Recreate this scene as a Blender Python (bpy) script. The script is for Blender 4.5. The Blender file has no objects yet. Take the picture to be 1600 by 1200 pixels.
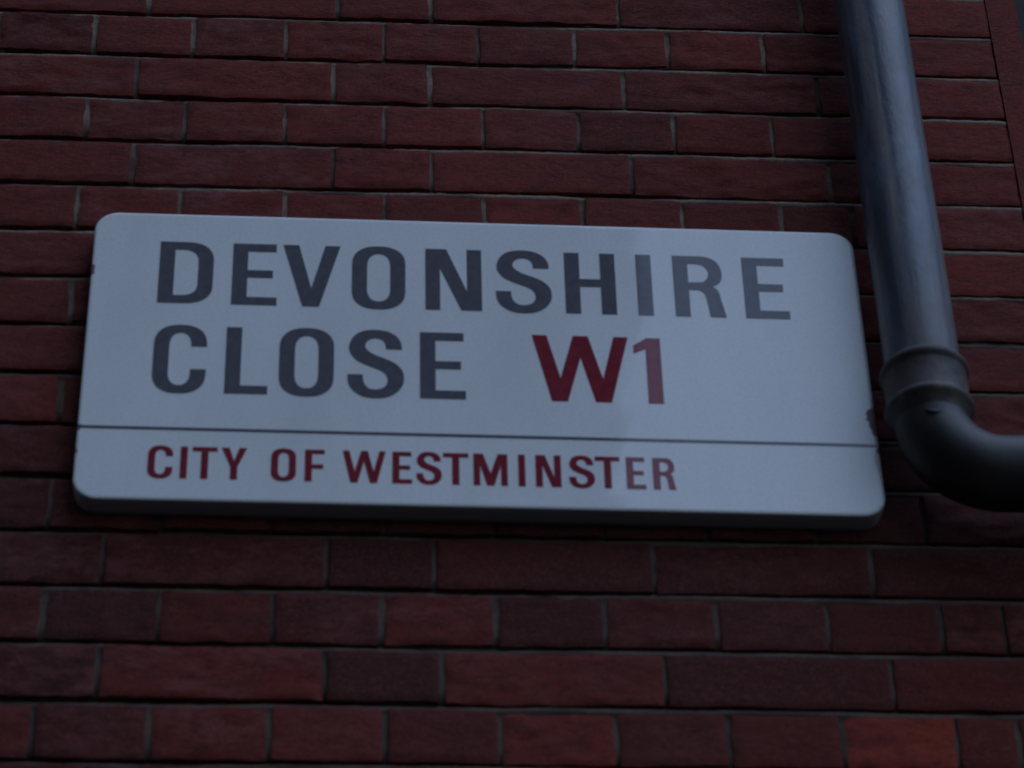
import bpy, bmesh, math, random
from mathutils import Vector, Matrix, noise

S = bpy.context.scene
C = S.collection
Z0 = 4.4064          # height of the brickwork datum above the street
BP = 0.0705          # brick course height
HU = 0.1125          # header brick pitch

# ---------------------------------------------------------------- camera
F_PX, PITCH, YAW, ROLL = 4977.4, 0.716898, 0.0861014, -0.035
cp, sp, cw, sw = math.cos(PITCH), math.sin(PITCH), math.cos(YAW), math.sin(YAW)
fw = Vector((sw*cp, cw*cp, sp)); rt = Vector((cw, -sw, 0)); up = rt.cross(fw)
r_ = rt*math.cos(ROLL) + up*math.sin(ROLL)
u_ = up*math.cos(ROLL) - rt*math.sin(ROLL)
cam = bpy.data.objects.new('camera', bpy.data.cameras.new('camera'))
C.objects.link(cam); S.camera = cam
m3 = Matrix((r_, u_, -fw)).transposed()
cam.matrix_world = Matrix.Translation((0.255467, -2.556265, -2.806358 + Z0)) @ m3.to_4x4()
cam.data.sensor_width = 36.0
cam.data.lens = F_PX/1600*36.0
cam.data.clip_end = 2000
cam.data.dof.use_dof = True
cam.data.dof.focus_distance = 4.05
cam.data.dof.aperture_fstop = 6.3

# ---------------------------------------------------------------- light
SUN_EL, SUN_AZ = math.radians(62), math.radians(38)   # azimuth from -Y towards +X
world = bpy.data.worlds.new('World'); S.world = world; world.use_nodes = True
wn = world.node_tree
sky = wn.nodes.new('ShaderNodeTexSky'); sky.sky_type = 'NISHITA'; sky.sun_disc = False
sky.sun_elevation = SUN_EL
sky.sun_rotation = math.pi - SUN_AZ
sky.air_density = 1.2; sky.dust_density = 0.4; sky.ozone_density = 3.0
bg = wn.nodes['Background']; bg.inputs['Strength'].default_value = 0.05
wn.links.new(sky.outputs[0], bg.inputs['Color'])
sun = bpy.data.objects.new('sun', bpy.data.lights.new('sun', 'SUN')); C.objects.link(sun)
sun.data.energy = 0.75; sun.data.angle = math.radians(66); sun.data.color = (0.485, 0.65, 1.0)
sd = Vector((math.sin(SUN_AZ)*math.cos(SUN_EL), -math.cos(SUN_AZ)*math.cos(SUN_EL), math.sin(SUN_EL)))
sun.rotation_euler = sd.to_track_quat('Z', 'Y').to_euler()
S.view_settings.view_transform = 'Standard'; S.view_settings.look = 'None'
S.view_settings.gamma = 1; S.view_settings.exposure = 1.09

# ---------------------------------------------------------------- helpers
def tag(o, label=None, cat=None, group=None, kind=None):
    if label: o['label'] = label
    if cat: o['category'] = cat
    if group: o['group'] = group
    if kind: o['kind'] = kind
    return o
def mesh_obj(name, bm, mats, parent=None, smooth=False):
    me = bpy.data.meshes.new(name); bm.to_mesh(me); bm.free()
    for m in (mats if isinstance(mats, (list, tuple)) else [mats]): me.materials.append(m)
    if smooth:
        for p in me.polygons: p.use_smooth = True
    o = bpy.data.objects.new(name, me); C.objects.link(o)
    if parent: o.parent = parent
    return o
def empty(name, loc=(0, 0, 0)):
    o = bpy.data.objects.new(name, None); C.objects.link(o); o.location = loc; return o
def box(bm, x0, x1, y0, y1, z0, z1, mi=0):
    v = [bm.verts.new(p) for p in ((x0,y0,z0),(x1,y0,z0),(x1,y1,z0),(x0,y1,z0),(x0,y0,z1),(x1,y0,z1),(x1,y1,z1),(x0,y1,z1))]
    for f in ((0,3,2,1),(4,5,6,7),(0,1,5,4),(1,2,6,5),(2,3,7,6),(3,0,4,7)):
        bm.faces.new([v[i] for i in f]).material_index = mi
class NT:
    def __init__(s, name):
        s.m = bpy.data.materials.new(name); s.m.use_nodes = True; s.t = s.m.node_tree
        s.b = s.t.nodes['Principled BSDF']
    def n(s, ty, **kw):
        nd = s.t.nodes.new(ty)
        for k, v in kw.items():
            if k.startswith('i_'):
                nd.inputs[int(k[2:]) if k[2:].isdigit() else k[2:].replace('_', ' ')].default_value = v
            else: setattr(nd, k, v)
        return nd
    def l(s, a, b): s.t.links.new(a, b)
    def noise(s, vec, scale, detail=4, rough=.55):
        nd = s.n('ShaderNodeTexNoise'); nd.inputs['Scale'].default_value = scale
        nd.inputs['Detail'].default_value = detail; nd.inputs['Roughness'].default_value = rough
        if vec is not None: s.l(vec, nd.inputs['Vector'])
        return nd.outputs['Fac']
    def ramp(s, fac, stops):
        nd = s.n('ShaderNodeValToRGB'); e = nd.color_ramp.elements
        while len(e) < len(stops): e.new(.5)
        for q, (p, c) in zip(e, stops):
            q.position = p; q.color = (*c, 1) if isinstance(c, tuple) else (c, c, c, 1)
        s.l(fac, nd.inputs['Fac']); return nd.outputs['Color']
    def mix(s, fac, a, b, blend='MIX'):
        nd = s.n('ShaderNodeMix', data_type='RGBA', blend_type=blend)
        for sock, v in ((nd.inputs[0], fac), (nd.inputs[6], a), (nd.inputs[7], b)):
            if hasattr(v, 'links'): s.l(v, sock)
            else: sock.default_value = (*v, 1) if isinstance(v, tuple) else v
        return nd.outputs[2]
    def math(s, op, a, b=0.):
        nd = s.n('ShaderNodeMath', operation=op)
        for sock, v in ((nd.inputs[0], a), (nd.inputs[1], b)):
            if hasattr(v, 'links'): s.l(v, sock)
            else: sock.default_value = v
        return nd.outputs[0]
    def obj(s, sx=1, sy=1, sz=1):
        tc = s.n('ShaderNodeTexCoord'); mp = s.n('ShaderNodeMapping')
        mp.inputs['Scale'].default_value = (sx, sy, sz); s.l(tc.outputs['Object'], mp.inputs['Vector'])
        return mp.outputs[0]
    def bump(s, h, strength, dist):
        nd = s.n('ShaderNodeBump'); nd.inputs['Strength'].default_value = strength
        nd.inputs['Distance'].default_value = dist; s.l(h, nd.inputs['Height'])
        s.l(nd.outputs[0], s.b.inputs['Normal'])
    def set(s, color=None, rough=None, spec=None, metal=None):
        for k, v in (('Base Color', color), ('Roughness', rough), ('Specular IOR Level', spec), ('Metallic', metal)):
            if v is None: continue
            if hasattr(v, 'links'): s.l(v, s.b.inputs[k])
            else: s.b.inputs[k].default_value = (*v, 1) if isinstance(v, tuple) else v
        return s.m

# ---------------------------------------------------------------- materials
def brick_mat():
    m = NT('red_brick'); at = m.n('ShaderNodeAttribute', attribute_name='tone')
    sep = m.n('ShaderNodeSeparateColor'); m.l(at.outputs['Color'], sep.inputs[0])
    tone, hue, seed = sep.outputs[0], sep.outputs[1], sep.outputs[2]
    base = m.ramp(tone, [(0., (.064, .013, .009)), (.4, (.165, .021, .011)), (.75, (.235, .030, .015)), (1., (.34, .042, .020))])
    v = m.obj(); vs = m.obj(1, 1, 2.2)
    off = m.n('ShaderNodeVectorMath', operation='ADD'); m.l(vs, off.inputs[0])
    cmb = m.n('ShaderNodeCombineXYZ'); m.l(m.math('MULTIPLY', seed, 37.), cmb.inputs[0]); m.l(cmb.outputs[0], off.inputs[1])
    n1 = m.noise(off.outputs[0], 15, 5, .66)
    bloom = m.ramp(n1, [(.46, 0.), (.62, 1.)])
    bl = m.math('MULTIPLY', bloom, m.math('MULTIPLY', hue, .7))
    col = m.mix(bl, base, (.22, .062, .058))
    n4 = m.noise(off.outputs[0], 22, 5, .7)
    col = m.mix(m.ramp(n4, [(.36, .5), (.52, 0.)]), col, (.065, .018, .016))
    n2 = m.noise(off.outputs[0], 60, 6, .7)
    col = m.mix(m.ramp(n2, [(.36, .6), (.48, 0.)]), col, (.045, .013, .012))
    col = m.mix(m.ramp(n2, [(.58, 0.), (.72, .4)]), col, (.30, .070, .045))
    n3 = m.noise(v, 330, 3, .7)
    col = m.mix(m.ramp(n3, [(.60, 0.), (.78, .35)]), col, (.27, .12, .10))
    big = m.noise(v, 2.6, 3)
    col = m.mix(m.ramp(big, [(.35, .38), (.65, 0.)]), col, (.045, .018, .018))
    ns = m.noise(m.obj(1, 1, 3.5), 110, 6, .75)
    h = m.math('ADD', m.math('MULTIPLY', ns, 1.), m.math('MULTIPLY', n2, 1.3))
    gr = m.noise(v, 620, 2, .6); gr2 = m.noise(m.obj(1.3, 1, 1.1), 410, 2, .6)
    col = m.mix(m.ramp(gr, [(.50, 0.), (.66, .55)]), col, (.030, .010, .010))
    col = m.mix(m.ramp(gr2, [(.54, 0.), (.72, .5)]), col, (.33, .070, .042))
    m.bump(h, .7, .0018)
    return m.set(color=col, rough=.88, spec=.25)
def tone_shade(sep): return sep.outputs[0]
def rust_mat():
    m = NT('rusty_collar_paint'); v = m.obj()
    n = m.noise(m.obj(1, 1, .6), 38, 6, .7)
    col = m.ramp(n, [(.35, (.020, .018, .022)), (.52, (.050, .038, .036)), (.66, (.115, .070, .052))])
    m.bump(m.noise(v, 90, 5, .7), .6, .0018)
    return m.set(color=col, rough=.58, spec=.4)
def mortar_mat():
    m = NT('lime_mortar'); v = m.obj()
    at = m.n('ShaderNodeAttribute', attribute_name='tone'); sep = m.n('ShaderNodeSeparateColor'); m.l(at.outputs['Color'], sep.inputs[0])
    a = m.noise(v, 9, 4)
    c1 = m.ramp(a, [(.38, (.11, .070, .055)), (.56, (.32, .24, .185))])
    col = m.mix(m.ramp(m.noise(v, 240, 5, .7), [(.3, .6), (.65, 0.)]), c1, (.05, .045, .042))
    low_shade = m.math('SUBTRACT', .5, tone_shade(sep)); col = m.mix(m.math('MULTIPLY', low_shade, 1.7), col, (.060, .042, .034))  # shade of the lower wall is mixed into the mortar colour
    m.bump(m.noise(v, 380, 5, .7), .7, .001)
    return m.set(color=col, rough=.93, spec=.15)
def pipe_mat(name='weathered_black_paint', worn_lit=True):
    m = NT(name)
    st = m.noise(m.obj(34, 34, 1.1), 1.6, 6, .62)
    fine = m.noise(m.obj(1, 1, .35), 140, 5, .7)
    blot = m.noise(m.obj(), 12, 6, .68)
    blue = m.noise(m.obj(1, 1, .3), 16, 5, .7)
    if not worn_lit:  # darker copy for elbow and branch: their shade is in the colour
        col = m.mix(m.ramp(m.noise(m.obj(), 30, 5, .7), [(.5, 0.), (.75, .5)]), (.018, .015, .016), (.085, .052, .040))
        m.bump(m.noise(m.obj(), 60, 5, .7), .4, .0015)
        return m.set(color=col, rough=.50, spec=.4)
    col = m.ramp(st, [(.38, (.028, .034, .046)), (.47, (.070, .078, .098)), (.55, (.13, .115, .115)), (.66, (.23, .175, .150))])
    col = m.mix(m.ramp(blot, [(.50, 0.), (.64, .75)]), col, (.085, .062, .054))
    col = m.mix(m.ramp(fine, [(.60, 0.), (.72, .5)]), col, (.10, .06, .045))
    col = m.mix(m.ramp(blue, [(.50, 0.), (.60, .7)]), col, (.085, .12, .17))
    ro = m.math('ADD', m.math('MULTIPLY', st, .40), m.math('ADD', m.math('MULTIPLY', blot, .35), .09))
    m.bump(m.math('ADD', m.math('MULTIPLY', fine, .5), m.math('MULTIPLY', m.noise(m.obj(1, 1, .6), 45, 5, .7), 1.2)), .45, .0016)
    return m.set(color=col, rough=ro, spec=.5)
def enamel_mat(name, rgb, chips=False, rough=.035):
    m = NT(name); v = m.obj()
    if not chips:
        n = m.noise(v, 90, 4)
        col = m.mix(m.ramp(n, [(.4, .15), (.6, 0.)]), rgb, tuple(min(1, c*1.8 + .03) for c in rgb))
        m.b.inputs['IOR'].default_value = 1.5
        return m.set(color=col, rough=rough, spec=.22)
    tc = m.n('ShaderNodeTexCoord'); sx = m.n('ShaderNodeSeparateXYZ'); m.l(tc.outputs['Object'], sx.inputs[0])
    grime = m.noise(m.obj(1, 1, .35), 7, 5, .6)
    col = m.mix(m.ramp(grime, [(.42, 0.), (.75, .35)]), rgb, (.56, .57, .55))
    specks = m.noise(v, 420, 2, .5)
    col = m.mix(m.ramp(specks, [(.72, 0.), (.78, .55)]), col, (.30, .27, .25))
    dust = m.noise(v, 300, 3, .6)
    col = m.mix(m.ramp(dust, [(.46, 0.), (.66, .22)]), col, (.50, .49, .47))
    # sooty underside and back edges of the folded plate (y is depth behind the face)
    back = m.n('ShaderNodeMapRange'); m.l(sx.outputs[1], back.inputs[0])
    back.inputs[1].default_value = .0002; back.inputs[2].default_value = .0016
    under = m.n('ShaderNodeMapRange'); m.l(sx.outputs[2], under.inputs[0])
    under.inputs[1].default_value = .012; under.inputs[2].default_value = .002
    dirt = m.math('MULTIPLY', back.outputs[0], m.math('ADD', m.math('MULTIPLY', under.outputs[0], .45), .45))
    col = m.mix(dirt, col, (.22, .175, .15))
    # chipped enamel spots on the edges: (x, z, size)
    ro = None; cm = None
    for (cx, cz, r) in ((.8395, .133, .0125), (.8400, .088, .0060), (-.001, .318, .0055), (.001, .094, .0035), (-.002, .062, .003), (.838, .118, .009)):
        p = m.n('ShaderNodeVectorMath', operation='SUBTRACT'); m.l(tc.outputs['Object'], p.inputs[0]); p.inputs[1].default_value = (cx, 0, cz)
        f = m.n('ShaderNodeVectorMath', operation='MULTIPLY'); m.l(p.outputs[0], f.inputs[0]); f.inputs[1].default_value = (1, 0, .75)
        ln = m.n('ShaderNodeVectorMath', operation='LENGTH'); m.l(f.outputs[0], ln.inputs[0])
        d = m.math('ADD', ln.outputs['Value'], m.math('MULTIPLY', m.math('SUBTRACT', m.noise(v, 120, 4), .5), .012))
        k = m.math('LESS_THAN', d, r)
        cm = k if cm is None else m.math('MAXIMUM', cm, k)
    col = m.mix(cm, col, m.mix(m.noise(v, 150, 4), (.15, .105, .090), (.30, .25, .24)))
    ro = m.math('ADD', m.math('MULTIPLY', cm, .6), m.math('ADD', m.math('MULTIPLY', grime, .04), rough - .02))
    ro = m.math('ADD', ro, m.math('MULTIPLY', dirt, .5))
    m.bump(m.noise(v, 11, 2, .4), .25, .0012)
    m.b.inputs['IOR'].default_value = 1.5
    return m.set(color=col, rough=ro, spec=.24)
def plain_mat(name, rgb, rough=.8, scale=20, var=.35, bump=0.):
    m = NT(name); v = m.obj(); n = m.noise(v, scale, 5)
    col = m.mix(m.ramp(n, [(.3, 1.), (.7, 0.)]), rgb, tuple(c*(1-var) for c in rgb))
    if bump: m.bump(n, .5, bump)
    return m.set(color=col, rough=rough)
M_BRICK, M_MORTAR, M_PIPE = brick_mat(), mortar_mat(), pipe_mat()
M_RUST = rust_mat()
M_ELB = pipe_mat('shaded_black_paint', False)  # shaded version of the pipe paint, darkness of the bend painted in
M_WHITE = enamel_mat('white_enamel', (.82, .82, .82), chips=True)
M_BLACK = enamel_mat('black_enamel', (.112, .106, .124))
M_RED = enamel_mat('red_enamel', (.22, .026, .040))
M_JAMB = plain_mat('rubbed_red_brick', (.17, .036, .026), .95, 30, .6, .001)
M_FRAME = plain_mat('dark_painted_timber', (.018, .020, .022), .85, 40, .3)
M_ASPH = plain_mat('asphalt', (.05, .05, .052), .9, 60, .4, .004)
M_PAVE = plain_mat('paving_stone', (.09, .087, .083), .85, 8, .3, .003)
M_KERB = plain_mat('granite_kerb', (.26, .26, .27), .8, 60, .3, .003)
M_OPP = plain_mat('yellow_stock_brick', (.22, .19, .16), .9, 6, .4, .01)
M_SLATE = plain_mat('slate', (.06, .065, .075), .6, 12, .3)
gm = NT('dark_window_glass'); M_GLASS = gm.set(color=(.012, .014, .016), rough=.04, spec=.5)

# ---------------------------------------------------------------- street (below and around)
bm = bmesh.new(); box(bm, -600, 600, -600, 600, -.3, 0)
tag(mesh_obj('ground', bm, M_ASPH), 'dark asphalt ground of the street', None, None, 'structure')
bm = bmesh.new(); box(bm, -14, 14, -1.30, -.02, .004, .12)
tag(mesh_obj('pavement', bm, M_PAVE), 'stone pavement at the foot of the wall', None, None, 'structure')
bm = bmesh.new(); box(bm, -14, 14, -1.44, -1.303, .004, .125)
tag(mesh_obj('kerb', bm, M_KERB), 'granite kerb along the pavement', None, None, 'structure')

# opposite house: its flank and chimney breast are what the enamel mirrors
opp = empty('brick_house', (-5.5, -8.4, 0))
tag(opp, 'tall yellow brick house across the street with sash windows and slate roof', 'house')
bm = bmesh.new()
box(bm, -8, 7.05, -8, 0, .004, Z0 + 15.2)                 # main block
for x1, za, zb in ((7.20, .006, Z0+6.13), (7.13, Z0+6.133, Z0+6.42), (7.12, Z0+6.70, Z0+6.95), (7.20, Z0+6.953, Z0+7.30), (7.31, Z0+7.303, Z0+15.197)):
    box(bm, 7.053, x1, -7.9, -.05, za, zb)               # stepped flank
box(bm, -8.3, -2.6, .003, 8.0, .008, Z0 + 13.0)            # unseen wing at the street's left end, added to block sky light
mesh_obj('wall', bm, M_OPP, opp)
bm = bmesh.new(); box(bm, -8.2, 7.55, -8.2, .2, Z0 + 15.203, Z0 + 15.5)
mesh_obj('roof', bm, M_SLATE, opp)
for i in range(3):
    for k in range(4):
        x = -1.9 + i*2.9; z = 1.2 + k*3.0
        bm = bmesh.new()
        for a in (x, x+1.03): box(bm, a, a+.07, .003, .05, z, z+1.7)
        for b in (z, z+.82, z+1.63): box(bm, x+.073, x+1.027, .003, .05, b, b+.07)
        w = mesh_obj('window', bm, M_PAVE, opp)
        bm = bmesh.new(); box(bm, x+.06, x+1.04, .006, .02, z+.06, z+1.64)
        mesh_obj('pane', bm, M_GLASS, w)

# ---------------------------------------------------------------- brick wall
random.seed(7)
SEAM, EDGE = 1.0665, 1.1035
WIN_X1, WIN_Z0, WIN_Z1 = 2.003, -.352, 1.27     # window opening right of the jamb strip
COURSES = {  # joint positions in header units, read from the photograph (course i hangs above bed i)
 -0: [.56, 2.53, 3.52, 5.50, 7.47],
  1: [0.02, 1.03, 2.0, 3.02, 4.0, 5.01, 6.0, 7.0, 8.0],
  2: [.48, 2.5, 3.49, 5.50, 7.53],
  3: [0.0, 1.0, 2.02, 3.02, 4.03, 5.01, 6.0, 7.0, 8.0],
  4: [.50, 2.5, 3.5, 5.52, 7.54],
  5: [0.0, 1.0, 2.03, 3.02, 4.02, 5.0, 6.0, 7.0, 7.72],
  12: [.50, 2.5, 3.48, 5.46, 7.46],
  13: [0.0, 1.02, 2.03, 3.0, 4.02, 5.0, 6.0, 7.0, 8.04, 8.60],
  14: [.52, 2.5, 3.53, 5.50, 7.52],
  15: [0.0, 1.0, 2.02, 3.03, 4.03, 5.04, 6.02, 7.02, 8.03, 8.58],
}
FW = lambda x, z, s: noise.noise(Vector((x*s, z*s, s*.37)))
bm = bmesh.new(); tone_l = bm.loops.layers.float_color.new('tone')
def paint(faces, col, mi):
    for f in faces:
        f.material_index = mi; f.smooth = True
        for l in f.loops: l[tone_l] = col
def brick(x0, x1, z0, z1, tone, hue, fine, mi=0):
    nx = max(2, int((x1-x0)/.0052)) if fine else 3
    nz = 12 if fine else 2
    seed = random.random(); yo = random.uniform(-.0018, .0004) if fine else random.uniform(-.0018, .0)
    tilt = random.uniform(-.0012, .0012); skz = random.uniform(-.0009, .0009)
    jit = [random.uniform(-.0011, .0011) for _ in range(4)]
    x0 += jit[0]; x1 += jit[1]; z0 += jit[2]*.8; z1 += jit[3]*.8
    rough = random.choice([.6, 1.0, 1.5, 2.1])
    G = []
    for j in range(nz+1):
        row = []
        for i in range(nx+1):
            a, b = i/nx, j/nz
            x = x0 + (x1-x0)*a; z = z0 + (z1-z0)*b + skz*(a-.5)*2
            y = yo + tilt*(a-.5)
            if fine:
                ex = min(a, 1-a)*(x1-x0); ez = min(b, 1-b)*(z1-z0)
                # hand-made arrises: rounded and nibbled
                e = min(ex, ez)
                y += .0013*math.exp(-(e/.0022)**2)*(1+.6*FW(x, z, 90))
                y += .0009*rough*noise.fractal(Vector((x*26+seed*90, z*48, seed*9)), .9, 2.1, 4)
                cr = noise.noise(Vector((x*14+seed*50, z*60 + 1.2*FW(x, z, 25), 3.3)))
                y += .0016*rough*max(0, .16-abs(cr))/.16*max(0, FW(x+seed*7, z, 13)+.15)
                if i in (0, nx): x += .0016*FW(z+seed, x, 55)
                if j in (0, nz): z += .0018*FW(x+seed, z, 38)
            if fine and e > .003: y = min(y, .0017)
            row.append(bm.verts.new((x, y, z + Z0)))
        G.append(row)
    fs = [bm.faces.new((G[j][i], G[j][i+1], G[j+1][i+1], G[j+1][i])) for j in range(nz) for i in range(nx)]
    ring = [G[0][i] for i in range(nx+1)] + [G[j][nx] for j in range(1, nz+1)] + [G[nz][i] for i in range(nx-1, -1, -1)] + [G[j][0] for j in range(nz-1, 0, -1)]
    bk = [bm.verts.new((v.co.x, .026, v.co.z)) for v in ring]
    n = len(ring)
    sd_ = [bm.faces.new((ring[(k+1) % n], ring[k], bk[k], bk[(k+1) % n])) for k in range(n)]
    paint(fs + sd_, (tone, hue, seed, 1), mi)
    for f in sd_: f.smooth = False
    for k in range(n):
        e_ = bm.edges.get((ring[k], ring[(k+1) % n]))
        if e_: e_.smooth = False
def joints(i):
    if i in COURSES: j = [q*HU for q in COURSES[i]]
    elif i % 2: j = [q*HU + random.uniform(-.002, .002) for q in range(0, 9)]
    else: j = [q*HU + random.uniform(-.002, .002) for q in (.5, 2.5, 3.5, 5.5, 7.5)]
    st, k = (HU, 1) if i % 2 else (2*HU, 2)
    lo = j[0]
    while lo > -3.4: lo -= st; j.insert(0, lo)
    return j
def span_ok(xa, xb, z0, z1):
    return not (xb > SEAM and xa < WIN_X1 and z1 > WIN_Z0 and z0 < WIN_Z1)
TONES = {(15, 7): (1.0, .1), (15, 4): (.80, .15), (14, 3): (.72, .5), (1, 0): (.62, .1), (1, 1): (.35, .9), (1, 2): (.66, .2), (2, 0): (.66, .3),
         (3, 0): (.45, 1.), (3, 1): (.50, .9), (3, 2): (.60, .2), (4, 0): (.45, 1.), (13, 3): (.5, .9), (14, 0): (.5, .9), (1, 4): (.45, 1.)}
NC_LO, NC_HI = 62, -26
for i in range(NC_HI, NC_LO):
    z0, z1 = -i*BP + .0003, -(i-1)*BP - .0088
    js = joints(i)
    fine_c = -3 <= i <= 18
    # left of the seam
    xs = [q for q in js if q < SEAM - .03] + [SEAM]
    for a, b in zip(xs[:-1], xs[1:]):
        fine = fine_c and b > -.55 and a < 1.2
        t = min(1, max(0, random.gauss(.12, .07) if 10 <= i <= 14 else random.gauss(.25 if i > 14 else .52, .12))); h = random.random()**1.6  # lower courses toned darker: shade under the sign put into brick colour
        if fine:
            for (ci, u), (tt, hh) in TONES.items():
                if ci == i and abs(a/HU - (u if ci % 2 else a/HU)) < .3 and (ci % 2 or abs(a/HU - {0: .5, 3: 3.5}[u]) < .3): t, h = tt, hh
        g = .0031 if fine else .005
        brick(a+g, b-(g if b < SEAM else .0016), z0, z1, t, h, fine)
    # jamb strip of rubbed brick, tight joints
    # beyond the window / right of the jamb
    x = EDGE + (.001 if i % 2 else .0005)
    st = 2*HU if i % 2 == 0 else HU
    x = EDGE + .003; first = True
    while x < 4.2:
        b = x + (st if not (first and i % 2 == 0) else HU*.5) - .003; first = False
        if not (z1 > WIN_Z0 and z0 < WIN_Z1 and x < WIN_X1):
            brick(x+.004, b-.002, z0, z1, min(1, max(0, random.gauss(.47, .22))), random.random()**1.6, False)
        elif b > WIN_X1 + .03:
            brick(WIN_X1+.004, b-.002, z0, z1, .45, .3, False)
        x = b + .003
# mortar: weather-struck bed joints (deep under the upper brick, flush below) and flush perpends
def strip(i, xa, xb, step):
    zt, zb = -i*BP, -i*BP - .0088; ztop = zt; zlow = -(i+1)*BP
    n = max(1, int((xb-xa)/step)); prev = None; fs = []
    for k in range(n+1):
        x = xa + (xb-xa)*k/n
        rec = .0058 - .0020*min(1, max(0, x)) + .0022*FW(x, zt, 9) + .001*FW(x, zt, 70)
        pr = .0007*FW(x, zt, 40) + .0007*FW(x, zt, 160)
        w = .0009*FW(x, zt, 22) + .0007*FW(x, zt, 110)
        q_ = min(1, max(0, .28 + .75*x/.9 + .9*FW(x, zt, 5)))      # how full the joint is struck
        zs = zt - .0052 + .0022*q_
        pts = [(.020, zt+.003), (rec+.002, zt+.0012), (rec+.001, zs+w), (.0006 + .0022*(1-q_)+pr, zs-.0016+w), (.0004+pr+.0018*(1-q_), zb-.0003+w), (.0024+pr, zb-.0018+w),
               (.0028+pr, zb-.008), (.0024+pr*1.5, zb-.025), (.0030+pr, zb-.045), (.0036, zlow+.002), (.020, zlow+.001)]
        row = [bm.verts.new((x, y, z+Z0)) for y, z in pts]
        if prev: fs += [bm.faces.new((prev[q+1], row[q+1], row[q], prev[q])) for q in range(len(pts)-1)]
        prev = row
    paint(fs, (.5 if i < 7 else .12, .5, .5, 1), 1)  # lower joints get a darker tone that carries painted shade
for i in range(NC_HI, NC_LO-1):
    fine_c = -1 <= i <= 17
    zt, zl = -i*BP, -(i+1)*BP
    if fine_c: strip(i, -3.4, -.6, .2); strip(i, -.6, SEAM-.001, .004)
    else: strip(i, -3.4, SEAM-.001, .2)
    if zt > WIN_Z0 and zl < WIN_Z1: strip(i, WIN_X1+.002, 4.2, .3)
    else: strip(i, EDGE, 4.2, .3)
nf = len(bm.faces); box(bm, SEAM+.0002, EDGE, -.0008, .0205, Z0-(NC_LO-1)*BP, Z0+(-NC_HI+1)*BP, 0)
for f in list(bm.faces)[-6:]:
    for l in f.loops: l[tone_l] = (.50, .2, .3, 1)
# solid core behind the facing, leaving the window opening
zb_, zt_ = .004, Z0 + (-NC_HI+1)*BP
box(bm, -3.4, EDGE-.001, .021, .45, zb_, zt_, 1)
box(bm, EDGE, WIN_X1, .021, .45, zb_, Z0+WIN_Z0, 1)
box(bm, EDGE, WIN_X1, .021, .45, Z0+WIN_Z1, zt_, 1)
box(bm, WIN_X1+.001, 4.2, .021, .45, zb_, zt_, 1)
wall = mesh_obj('brick_wall', bm, [M_BRICK, M_MORTAR, M_JAMB])
tag(wall, 'dark red brick wall in English bond with thin pale mortar joints', 'wall')

# window beside the jamb (only its dark frame peeps in at the top right corner)
win = empty('window', ((EDGE+WIN_X1)/2, .10, Z0+WIN_Z0)); hw = (WIN_X1-EDGE)/2 - .004
tag(win, 'dark painted window frame set back behind the brick edge at the top right corner', 'window')
hh_ = WIN_Z1 - WIN_Z0 - .004
bm = bmesh.new()
for a in (-hw, hw-.10): box(bm, a, a+.10, 0, .08, .004, hh_)
for b in (.004, hh_*.5, hh_-.07): box(bm, -hw+.101, hw-.101, .003, .077, b, b+.066)
mesh_obj('frame', bm, M_FRAME, win)
bm = bmesh.new(); box(bm, -hw+.09, hw-.09, .03, .036, .05, hh_-.05)
mesh_obj('pane', bm, M_GLASS, win)

# ---------------------------------------------------------------- rainwater pipe
PX, PY, PR = .9078, -.062, .0400
def lathe(bm, prof, cx, cy, n=64, axis='z'):
    rings = []
    for r, z in prof:
        rings.append([bm.verts.new((cx + r*math.cos(2*math.pi*k/n), cy + r*math.sin(2*math.pi*k/n), z)) for k in range(n)])
    for a, b in zip(rings[:-1], rings[1:]):
        for k in range(n): bm.faces.new((a[k], a[(k+1) % n], b[(k+1) % n], b[k]))
def tube(bm, pts, rad, n=56, cap=True):
    rings = []; P = [Vector(p) for p in pts]
    for i, p in enumerate(P):
        t = (P[min(i+1, len(P)-1)] - P[max(i-1, 0)]).normalized()
        ax = Vector((0, 1, 0)); bx = t.cross(ax).normalized()
        rr = rad[i] if isinstance(rad, list) else rad
        rings.append([bm.verts.new(p + (ax*math.cos(2*math.pi*k/n) + bx*math.sin(2*math.pi*k/n))*rr) for k in range(n)])
    for a, b in zip(rings[:-1], rings[1:]):
        for k in range(n): bm.faces.new((a[k], a[(k+1) % n], b[(k+1) % n], b[k]))
    bmesh.ops.recalc_face_normals(bm, faces=bm.faces)
ZH = -.752; RB = .068
pipe = empty('drainpipe', (PX, PY, Z0 + .0195))
tag(pipe, 'black weathered cast iron drainpipe on the brick wall, bending right below its collar', 'drainpipe')
bm = bmesh.new()
tube(bm, [(0, 0, -.665 + .02*k) for k in range(0, 122)], PR)
mesh_obj('pipe', bm, M_PIPE, pipe, True)
bm = bmesh.new()   # collar: lip, body, lower bead, shoulder
lathe(bm, [(.0385, -.615), (.0425, -.6135), (.0452, -.6150), (.0472, -.6182), (.0476, -.6215), (.0466, -.6250), (.0446, -.6268), (.0440, -.6290),
           (.0440, -.6640), (.0446, -.6668), (.0466, -.6688), (.0474, -.6716), (.0470, -.6742), (.0458, -.6762),
           (.0436, -.6792), (.0412, -.6830), (.0394, -.6868), (.0384, -.6900), (.0360, -.6905)], 0, 0, 80)
mesh_obj('collar', bm, M_RUST, pipe, True)
bm = bmesh.new()
pts = [(0, 0, -.680), (0, 0, -.6835)] + [(RB - RB*math.cos(a), 0, ZH + RB - RB*math.sin(a)) for a in [math.radians(4.5*k) for k in range(0, 21)]] + [(RB+.02, 0, ZH), (RB+.045, 0, ZH)]
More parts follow.
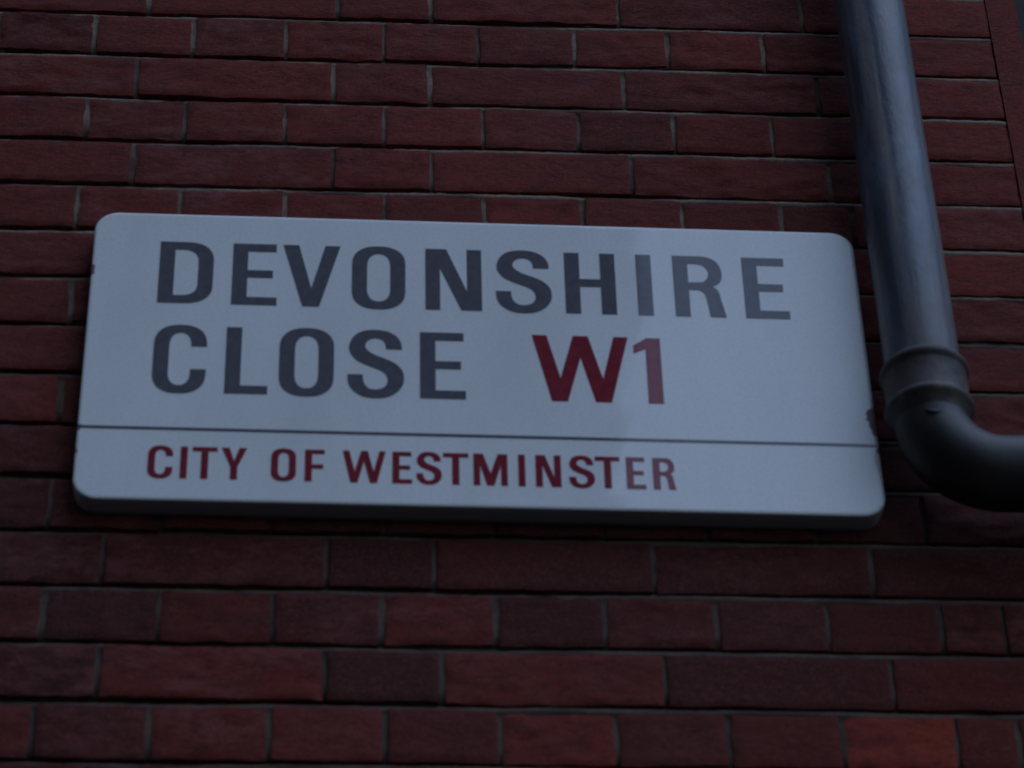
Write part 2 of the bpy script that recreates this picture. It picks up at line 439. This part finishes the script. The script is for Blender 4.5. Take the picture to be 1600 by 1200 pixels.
tube(bm, pts, [.0385, .0385] + [.0388 + .0012*min(1, k/6) for k in range(21)] + [.040, .040])
el = mesh_obj('elbow', bm, M_ELB, pipe, True)
bm = bmesh.new()   # small cast lug on the elbow's throat
bmesh.ops.create_icosphere(bm, subdivisions=3, radius=1)
for v in bm.verts: v.co = Vector((v.co.x*.010 - .004, v.co.y*.0030 - .0378, v.co.z*.0035 - .7030 + .004*abs(v.co.x)**1.5))
mesh_obj('casting_lug', bm, M_ELB, el, True)
bm = bmesh.new()
tube(bm, [(RB+.035, 0, ZH), (.30, 0, ZH-.002), (.9, 0, ZH-.010), (1.65, 0, ZH-.022)], [.0402]*4)
tube(bm, [(RB+.083, 0, ZH), (RB+.086, 0, ZH), (RB+.092, 0, ZH), (RB+.15, 0, ZH-.0005), (RB+.155, 0, ZH-.001)], [.040, .0425, .0445, .0445, .0402])
mesh_obj('branch_pipe', bm, M_ELB, pipe, True)
bm = bmesh.new()
tube(bm, [(1.60, 0, ZH-.021)] + [(1.65+.07*math.sin(a), 0, ZH-.022-.07+.07*math.cos(a)) for a in [math.radians(9*k) for k in range(11)]] + [(1.72, 0, ZH-.5), (1.72, 0, -Z0+.11)], .0415)
mesh_obj('lower_pipe', bm, M_ELB, pipe, True)
for zc in (.62,):
    bm = bmesh.new()
    lathe(bm, [(.0385, zc+.05), (.0470, zc+.048), (.0474, zc+.038), (.0440, zc+.034), (.0440, zc-.03), (.0470, zc-.036), (.0474, zc-.046), (.0385, zc-.05)], 0, 0, 64)
    mesh_obj('collar', bm, M_PIPE, pipe, True)
    for s in (-1, 1):
        bm = bmesh.new(); box(bm, s*.043 if s > 0 else -.085, .085 if s > 0 else -.043, .0, .085, zc-.018, zc+.018)
        mesh_obj('wall_bracket', bm, M_PIPE, pipe)

# ---------------------------------------------------------------- street name plate
SW, SH, SD = .8360, .4045, .027
SY = -.0275
sign = empty('street_sign', (.02104, SY, -.7626 + .0025 + Z0))
sign.rotation_euler = (0, .0049148, 0)
tag(sign, 'white enamel street name plate with rounded corners reading DEVONSHIRE CLOSE W1', 'street sign')
def rrect(inset, rad, n=12):
    r = max(.001, rad - inset); p = []
    for cx, cz, a0 in ((SW-inset-r, inset+r, -90), (SW-inset-r, SH-inset-r, 0), (inset+r, SH-inset-r, 90), (inset+r, inset+r, 180)):
        for k in range(n+1):
            a = math.radians(a0 + 90*k/n); p.append((cx + r*math.cos(a), cz + r*math.sin(a)))
    return p
bm = bmesh.new()
prof = [(.0040, -.0002), (.0028, -.0001), (.0016, .0002), (.0007, .0007), (.0002, .0014), (0, .0022), (0, .012), (.0008, .0220), (.0012, .0262), (.004, .0262)]
loops = []
for ins, y in prof: loops.append([bm.verts.new((x, y, z)) for x, z in rrect(ins, .026)])
for a, b in zip(loops[:-1], loops[1:]):
    n = len(a)
    for k in range(n): bm.faces.new((a[k], a[(k+1) % n], b[(k+1) % n], b[k]))
# face: a grid so the enamel can be very slightly uneven is left to the material
bm.faces.new(loops[0]); bm.faces.new(list(reversed(loops[-1])))
bmesh.ops.recalc_face_normals(bm, faces=bm.faces)
panel = mesh_obj('panel', bm, M_WHITE, sign)
for p in panel.data.polygons: p.use_smooth = len(p.vertices) == 4

# lettering: each glyph is one closed outline (plus counters) in its own w x h box
def sup(cx, cy, rx, ry, a0, a1, n=12, e=2.35):
    out = []
    for k in range(n+1):
        a = math.radians(a0 + (a1-a0)*k/n); c, s = math.cos(a), math.sin(a)
        out.append((cx + rx*math.copysign(abs(c)**(2/e), c), cy + ry*math.copysign(abs(s)**(2/e), s)))
    return out
def catmull(pts, n=5):
    out = []
    for i in range(len(pts)-1):
        p0 = pts[max(0, i-1)]; p1 = pts[i]; p2 = pts[i+1]; p3 = pts[min(len(pts)-1, i+2)]
        for k in range(n):
            t = k/n
            out.append(tuple(.5*(2*b + (c-a)*t + (2*a-5*b+4*c-d)*t*t + (3*b-a-3*c+d)*t**3) for a, b, c, d in zip(p0, p1, p2, p3)))
    return out + [pts[-1]]
def glyph(ch, w, h, s, t):
    N = lambda pts: [(x*w, y*h) for x, y in pts]
    if ch == 'I': return [[(0, 0), (0, h), (w, h), (w, 0)]]
    if ch == 'L': return [[(0, 0), (0, h), (s, h), (s, t), (w, t), (w, 0)]]
    if ch == 'E':
        m0 = h*.505 - t*.48; m1 = m0 + t*.96; wt = w*.965; wm = w*.90
        return [[(0, 0), (0, h), (wt, h), (wt, h-t), (s, h-t), (s, m1), (wm, m1), (wm, m0), (s, m0), (s, t), (w, t), (w, 0)]]
    if ch == 'F':
        m0 = h*.47 - t*.5; m1 = m0 + t
        return [[(0, 0), (0, h), (w, h), (w, h-t), (s, h-t), (s, m1), (w*.94, m1), (w*.94, m0), (s, m0), (s, 0)]]
    if ch == 'T': return [[((w-s)/2, 0), ((w-s)/2, h-t), (0, h-t), (0, h), (w, h), (w, h-t), ((w+s)/2, h-t), ((w+s)/2, 0)]]
    if ch == 'H':
        m0 = h*.505 - t*.5; m1 = m0 + t
        return [[(0, 0), (0, h), (s, h), (s, m1), (w-s, m1), (w-s, h), (w, h), (w, 0), (w-s, 0), (w-s, m0), (s, m0), (s, 0)]]
    if ch == 'N': return [[(0, 0), (0, h), (.375*w, h), (w-s*.97, .305*h), (w-s*.97, h), (w, h), (w, 0), (.635*w, 0), (s*.97, .685*h), (s*.97, 0)]]
    if ch == 'V': return [N([(0, 1), (.275, 1), (.505, .295), (.735, 1), (1, 1), (.646, 0), (.357, 0)])]
    if ch == 'W': return [N([(0, 1), (.153, 1), (.283, .35), (.427, 1), (.583, 1), (.722, .35), (.850, 1), (1, 1), (.800, 0), (.637, 0), (.497, .67), (.350, 0), (.187, 0)])]
    if ch == 'M': return [N([(0, 0), (0, 1), (.285, 1), (.5, .38), (.715, 1), (1, 1), (1, 0), (.805, 0), (.805, .64), (.605, 0), (.395, 0), (.195, .64), (.195, 0)])]
    if ch == 'Y': return [N([(0, 1), (.31, 1), (.505, .585), (.70, 1), (1, 1), (.645, .40), (.645, 0), (.365, 0), (.365, .40)])]
    if ch == '1': return [[(w-s, 0), (w-s, .83*h), (0, .755*h), (0, .88*h), (.50*w, h), (w, h), (w, 0)]]
    o = h*.017
    if ch == 'O':
        ry, ri = .30*h, .215*h
        out = sup(w/2, h-ry+o, w/2, ry, 0, 90)[:-1] + sup(w/2, h-ry+o, w/2, ry, 90, 180) + sup(w/2, ry-o, w/2, ry, 180, 270)[:-1] + sup(w/2, ry-o, w/2, ry, 270, 360)
        a = w/2 - s
        inn = sup(w/2, h-t-ri+o, a, ri, 0, 90)[:-1] + sup(w/2, h-t-ri+o, a, ri, 90, 180) + sup(w/2, t+ri-o, a, ri, 180, 270)[:-1] + sup(w/2, t+ri-o, a, ri, 270, 360)
        return [out, inn]
    if ch == 'D':
        rx, ry = w*.52, .30*h; ix, iy = w*.30, .19*h
        out = [(0, 0), (0, h)] + sup(w-rx, h-ry, rx, ry, 90, 0) + sup(w-rx, ry, rx, ry, 0, -90)
        inn = [(s, t), (s, h-t)] + sup(w-s-ix, h-t-iy, ix, iy, 90, 0) + sup(w-s-ix, t+iy, ix, iy, 0, -90)
        return [out, inn]
    if ch == 'C':
        ry, ri = .30*h, .205*h; a = w/2 - s
        out = [(w, .69*h)] + sup(w/2, h-ry+o, w/2, ry, 0, 90)[:-1] + sup(w/2, h-ry+o, w/2, ry, 90, 180) + sup(w/2, ry-o, w/2, ry, 180, 270)[:-1] + sup(w/2, ry-o, w/2, ry, 270, 360) + [(w, .35*h), (w-s, .35*h)]
        inn = sup(w/2, t+ri-o, a, ri, 360, 270)[:-1] + sup(w/2, t+ri-o, a, ri, 270, 180) + sup(w/2, h-t-ri+o, a, ri, 180, 90)[:-1] + sup(w/2, h-t-ri+o, a, ri, 90, 0) + [(w-s, .69*h)]
        return [out + inn]
    if ch == 'S':
        q = lambda L: [((x-234)/469*w, (658-y)/570*(h+2*o)-o) for x, y in L]
        A = q([(686,250),(677,195),(640,140),(565,101),(460,88),(350,103),(278,150),(243,228),(256,290),(305,345),(375,380),(450,407),(515,433),(556,468),(566,515),(548,556),(510,578),(460,586),(412,576),(378,545),(363,505),(361,464)])
        B = q([(232,464),(243,545),(290,605),(365,645),(460,658),(560,648),(640,608),(690,550),(703,490),(688,425),(635,370),(555,332),(470,303),(412,272),(380,238),(385,200),(415,172),(462,161),(512,170),(543,200),(553,250)])
        return [catmull(A) + catmull(B)]
    if ch == 'R':
        A = catmull([(.55, 1), (.70, .985), (.83, .94), (.92, .86), (.965, .74), (.95, .62), (.88, .545), (.775, .503)])
        B = catmull([(.775, .497), (.845, .46), (.89, .39), (.92, .27), (1.0, 0)])
        Cc = catmull([(.68, 0), (.65, .20), (.615, .345), (.56, .41), (.47, .437), (.40, .437)])
        D = catmull([(.48, .87), (.60, .845), (.68, .775), (.695, .71), (.665, .63), (.58, .575), (.48, .565)])
        sw_ = s/w
        return [N([(0, 0), (0, 1)] + A + B + Cc + [(sw_, .437), (sw_, 0)]), N([(sw_, .565), (sw_, .87)] + D)]
def lettering(name, items, s, t, mat, thick=.00035):
    cu = bpy.data.curves.new(name, 'CURVE'); cu.dimensions = '2D'; cu.fill_mode = 'BOTH'; cu.extrude = thick
    for ch, x0, x1, b, hgt in items:
        for path in glyph(ch, (x1-x0), hgt, s, t):
            sp_ = cu.splines.new('POLY'); sp_.points.add(len(path)-1); sp_.use_cyclic_u = True
            for pt, (px, py) in zip(sp_.points, path): pt.co = ((x0+px)/1000, (b+py)/1000, 0, 1)
    tmp = bpy.data.objects.new('tmp', cu); C.objects.link(tmp)
    dg = bpy.context.evaluated_depsgraph_get(); dg.update()
    me = bpy.data.meshes.new_from_object(tmp.evaluated_get(dg)); bpy.data.objects.remove(tmp)
    me.transform(Matrix.Rotation(math.pi/2, 4, 'X')); me.transform(Matrix.Translation((0, -.0002, -.0025)))
    me.name = name; me.materials.clear(); me.materials.append(mat)
    o = bpy.data.objects.new(name, me); C.objects.link(o); o.parent = sign
    return o
row1 = [('D', 73, 131.4), ('E', 151.9, 200.6), ('V', 206.1, 268.3), ('O', 281.2, 339.1), ('N', 360.8, 422), ('S', 437.4, 498),
        ('H', 512.7, 568.2), ('I', 591.5, 608.1), ('R', 631.9, 687.5), ('E', 708.5, 756.8)]
lettering('street_name', [(c, a, b, 273.7, 90.2) for c, a, b in row1] +
          [(c, a, b, 147.2, 93.6) for c, a, b in [('C', 73, 129), ('L', 149.2, 194.3), ('O', 205.8, 263.6), ('S', 278.2, 337.8), ('E', 354.7, 403)]], 16.4, 11.6, M_BLACK)
lettering('postcode', [('W', 474.5, 577.8, 148.0, 93.0), ('1', 583.2, 612.4, 148.0, 92.6)], 16.2, 11.6, M_RED)
row3 = [('C', 75, 100.6), ('I', 108.2, 115.5), ('T', 120.2, 146), ('Y', 150, 176.2), ('O', 201.1, 226.8), ('F', 235.8, 256),
        ('W', 274.5, 319), ('E', 325.8, 346.2), ('S', 350.6, 376.8), ('T', 378.1, 404.3), ('M', 409.5, 444.8), ('I', 455.9, 463.1), ('N', 473.8, 500.2),
        ('S', 508.4, 535), ('T', 535.7, 561.5), ('E', 567.9, 588), ('R', 595.6, 618.9)]
lettering('borough_name', [(c, a, b, 31.0, 42.3) for c, a, b in row3], 7.4, 5.7, M_RED)
bm = bmesh.new(); box(bm, .0022, SW-.0022, -.0005, .0010, .0952-.0025, .0992-.0025)
dl = mesh_obj('divider_line', bm, M_BLACK, sign)
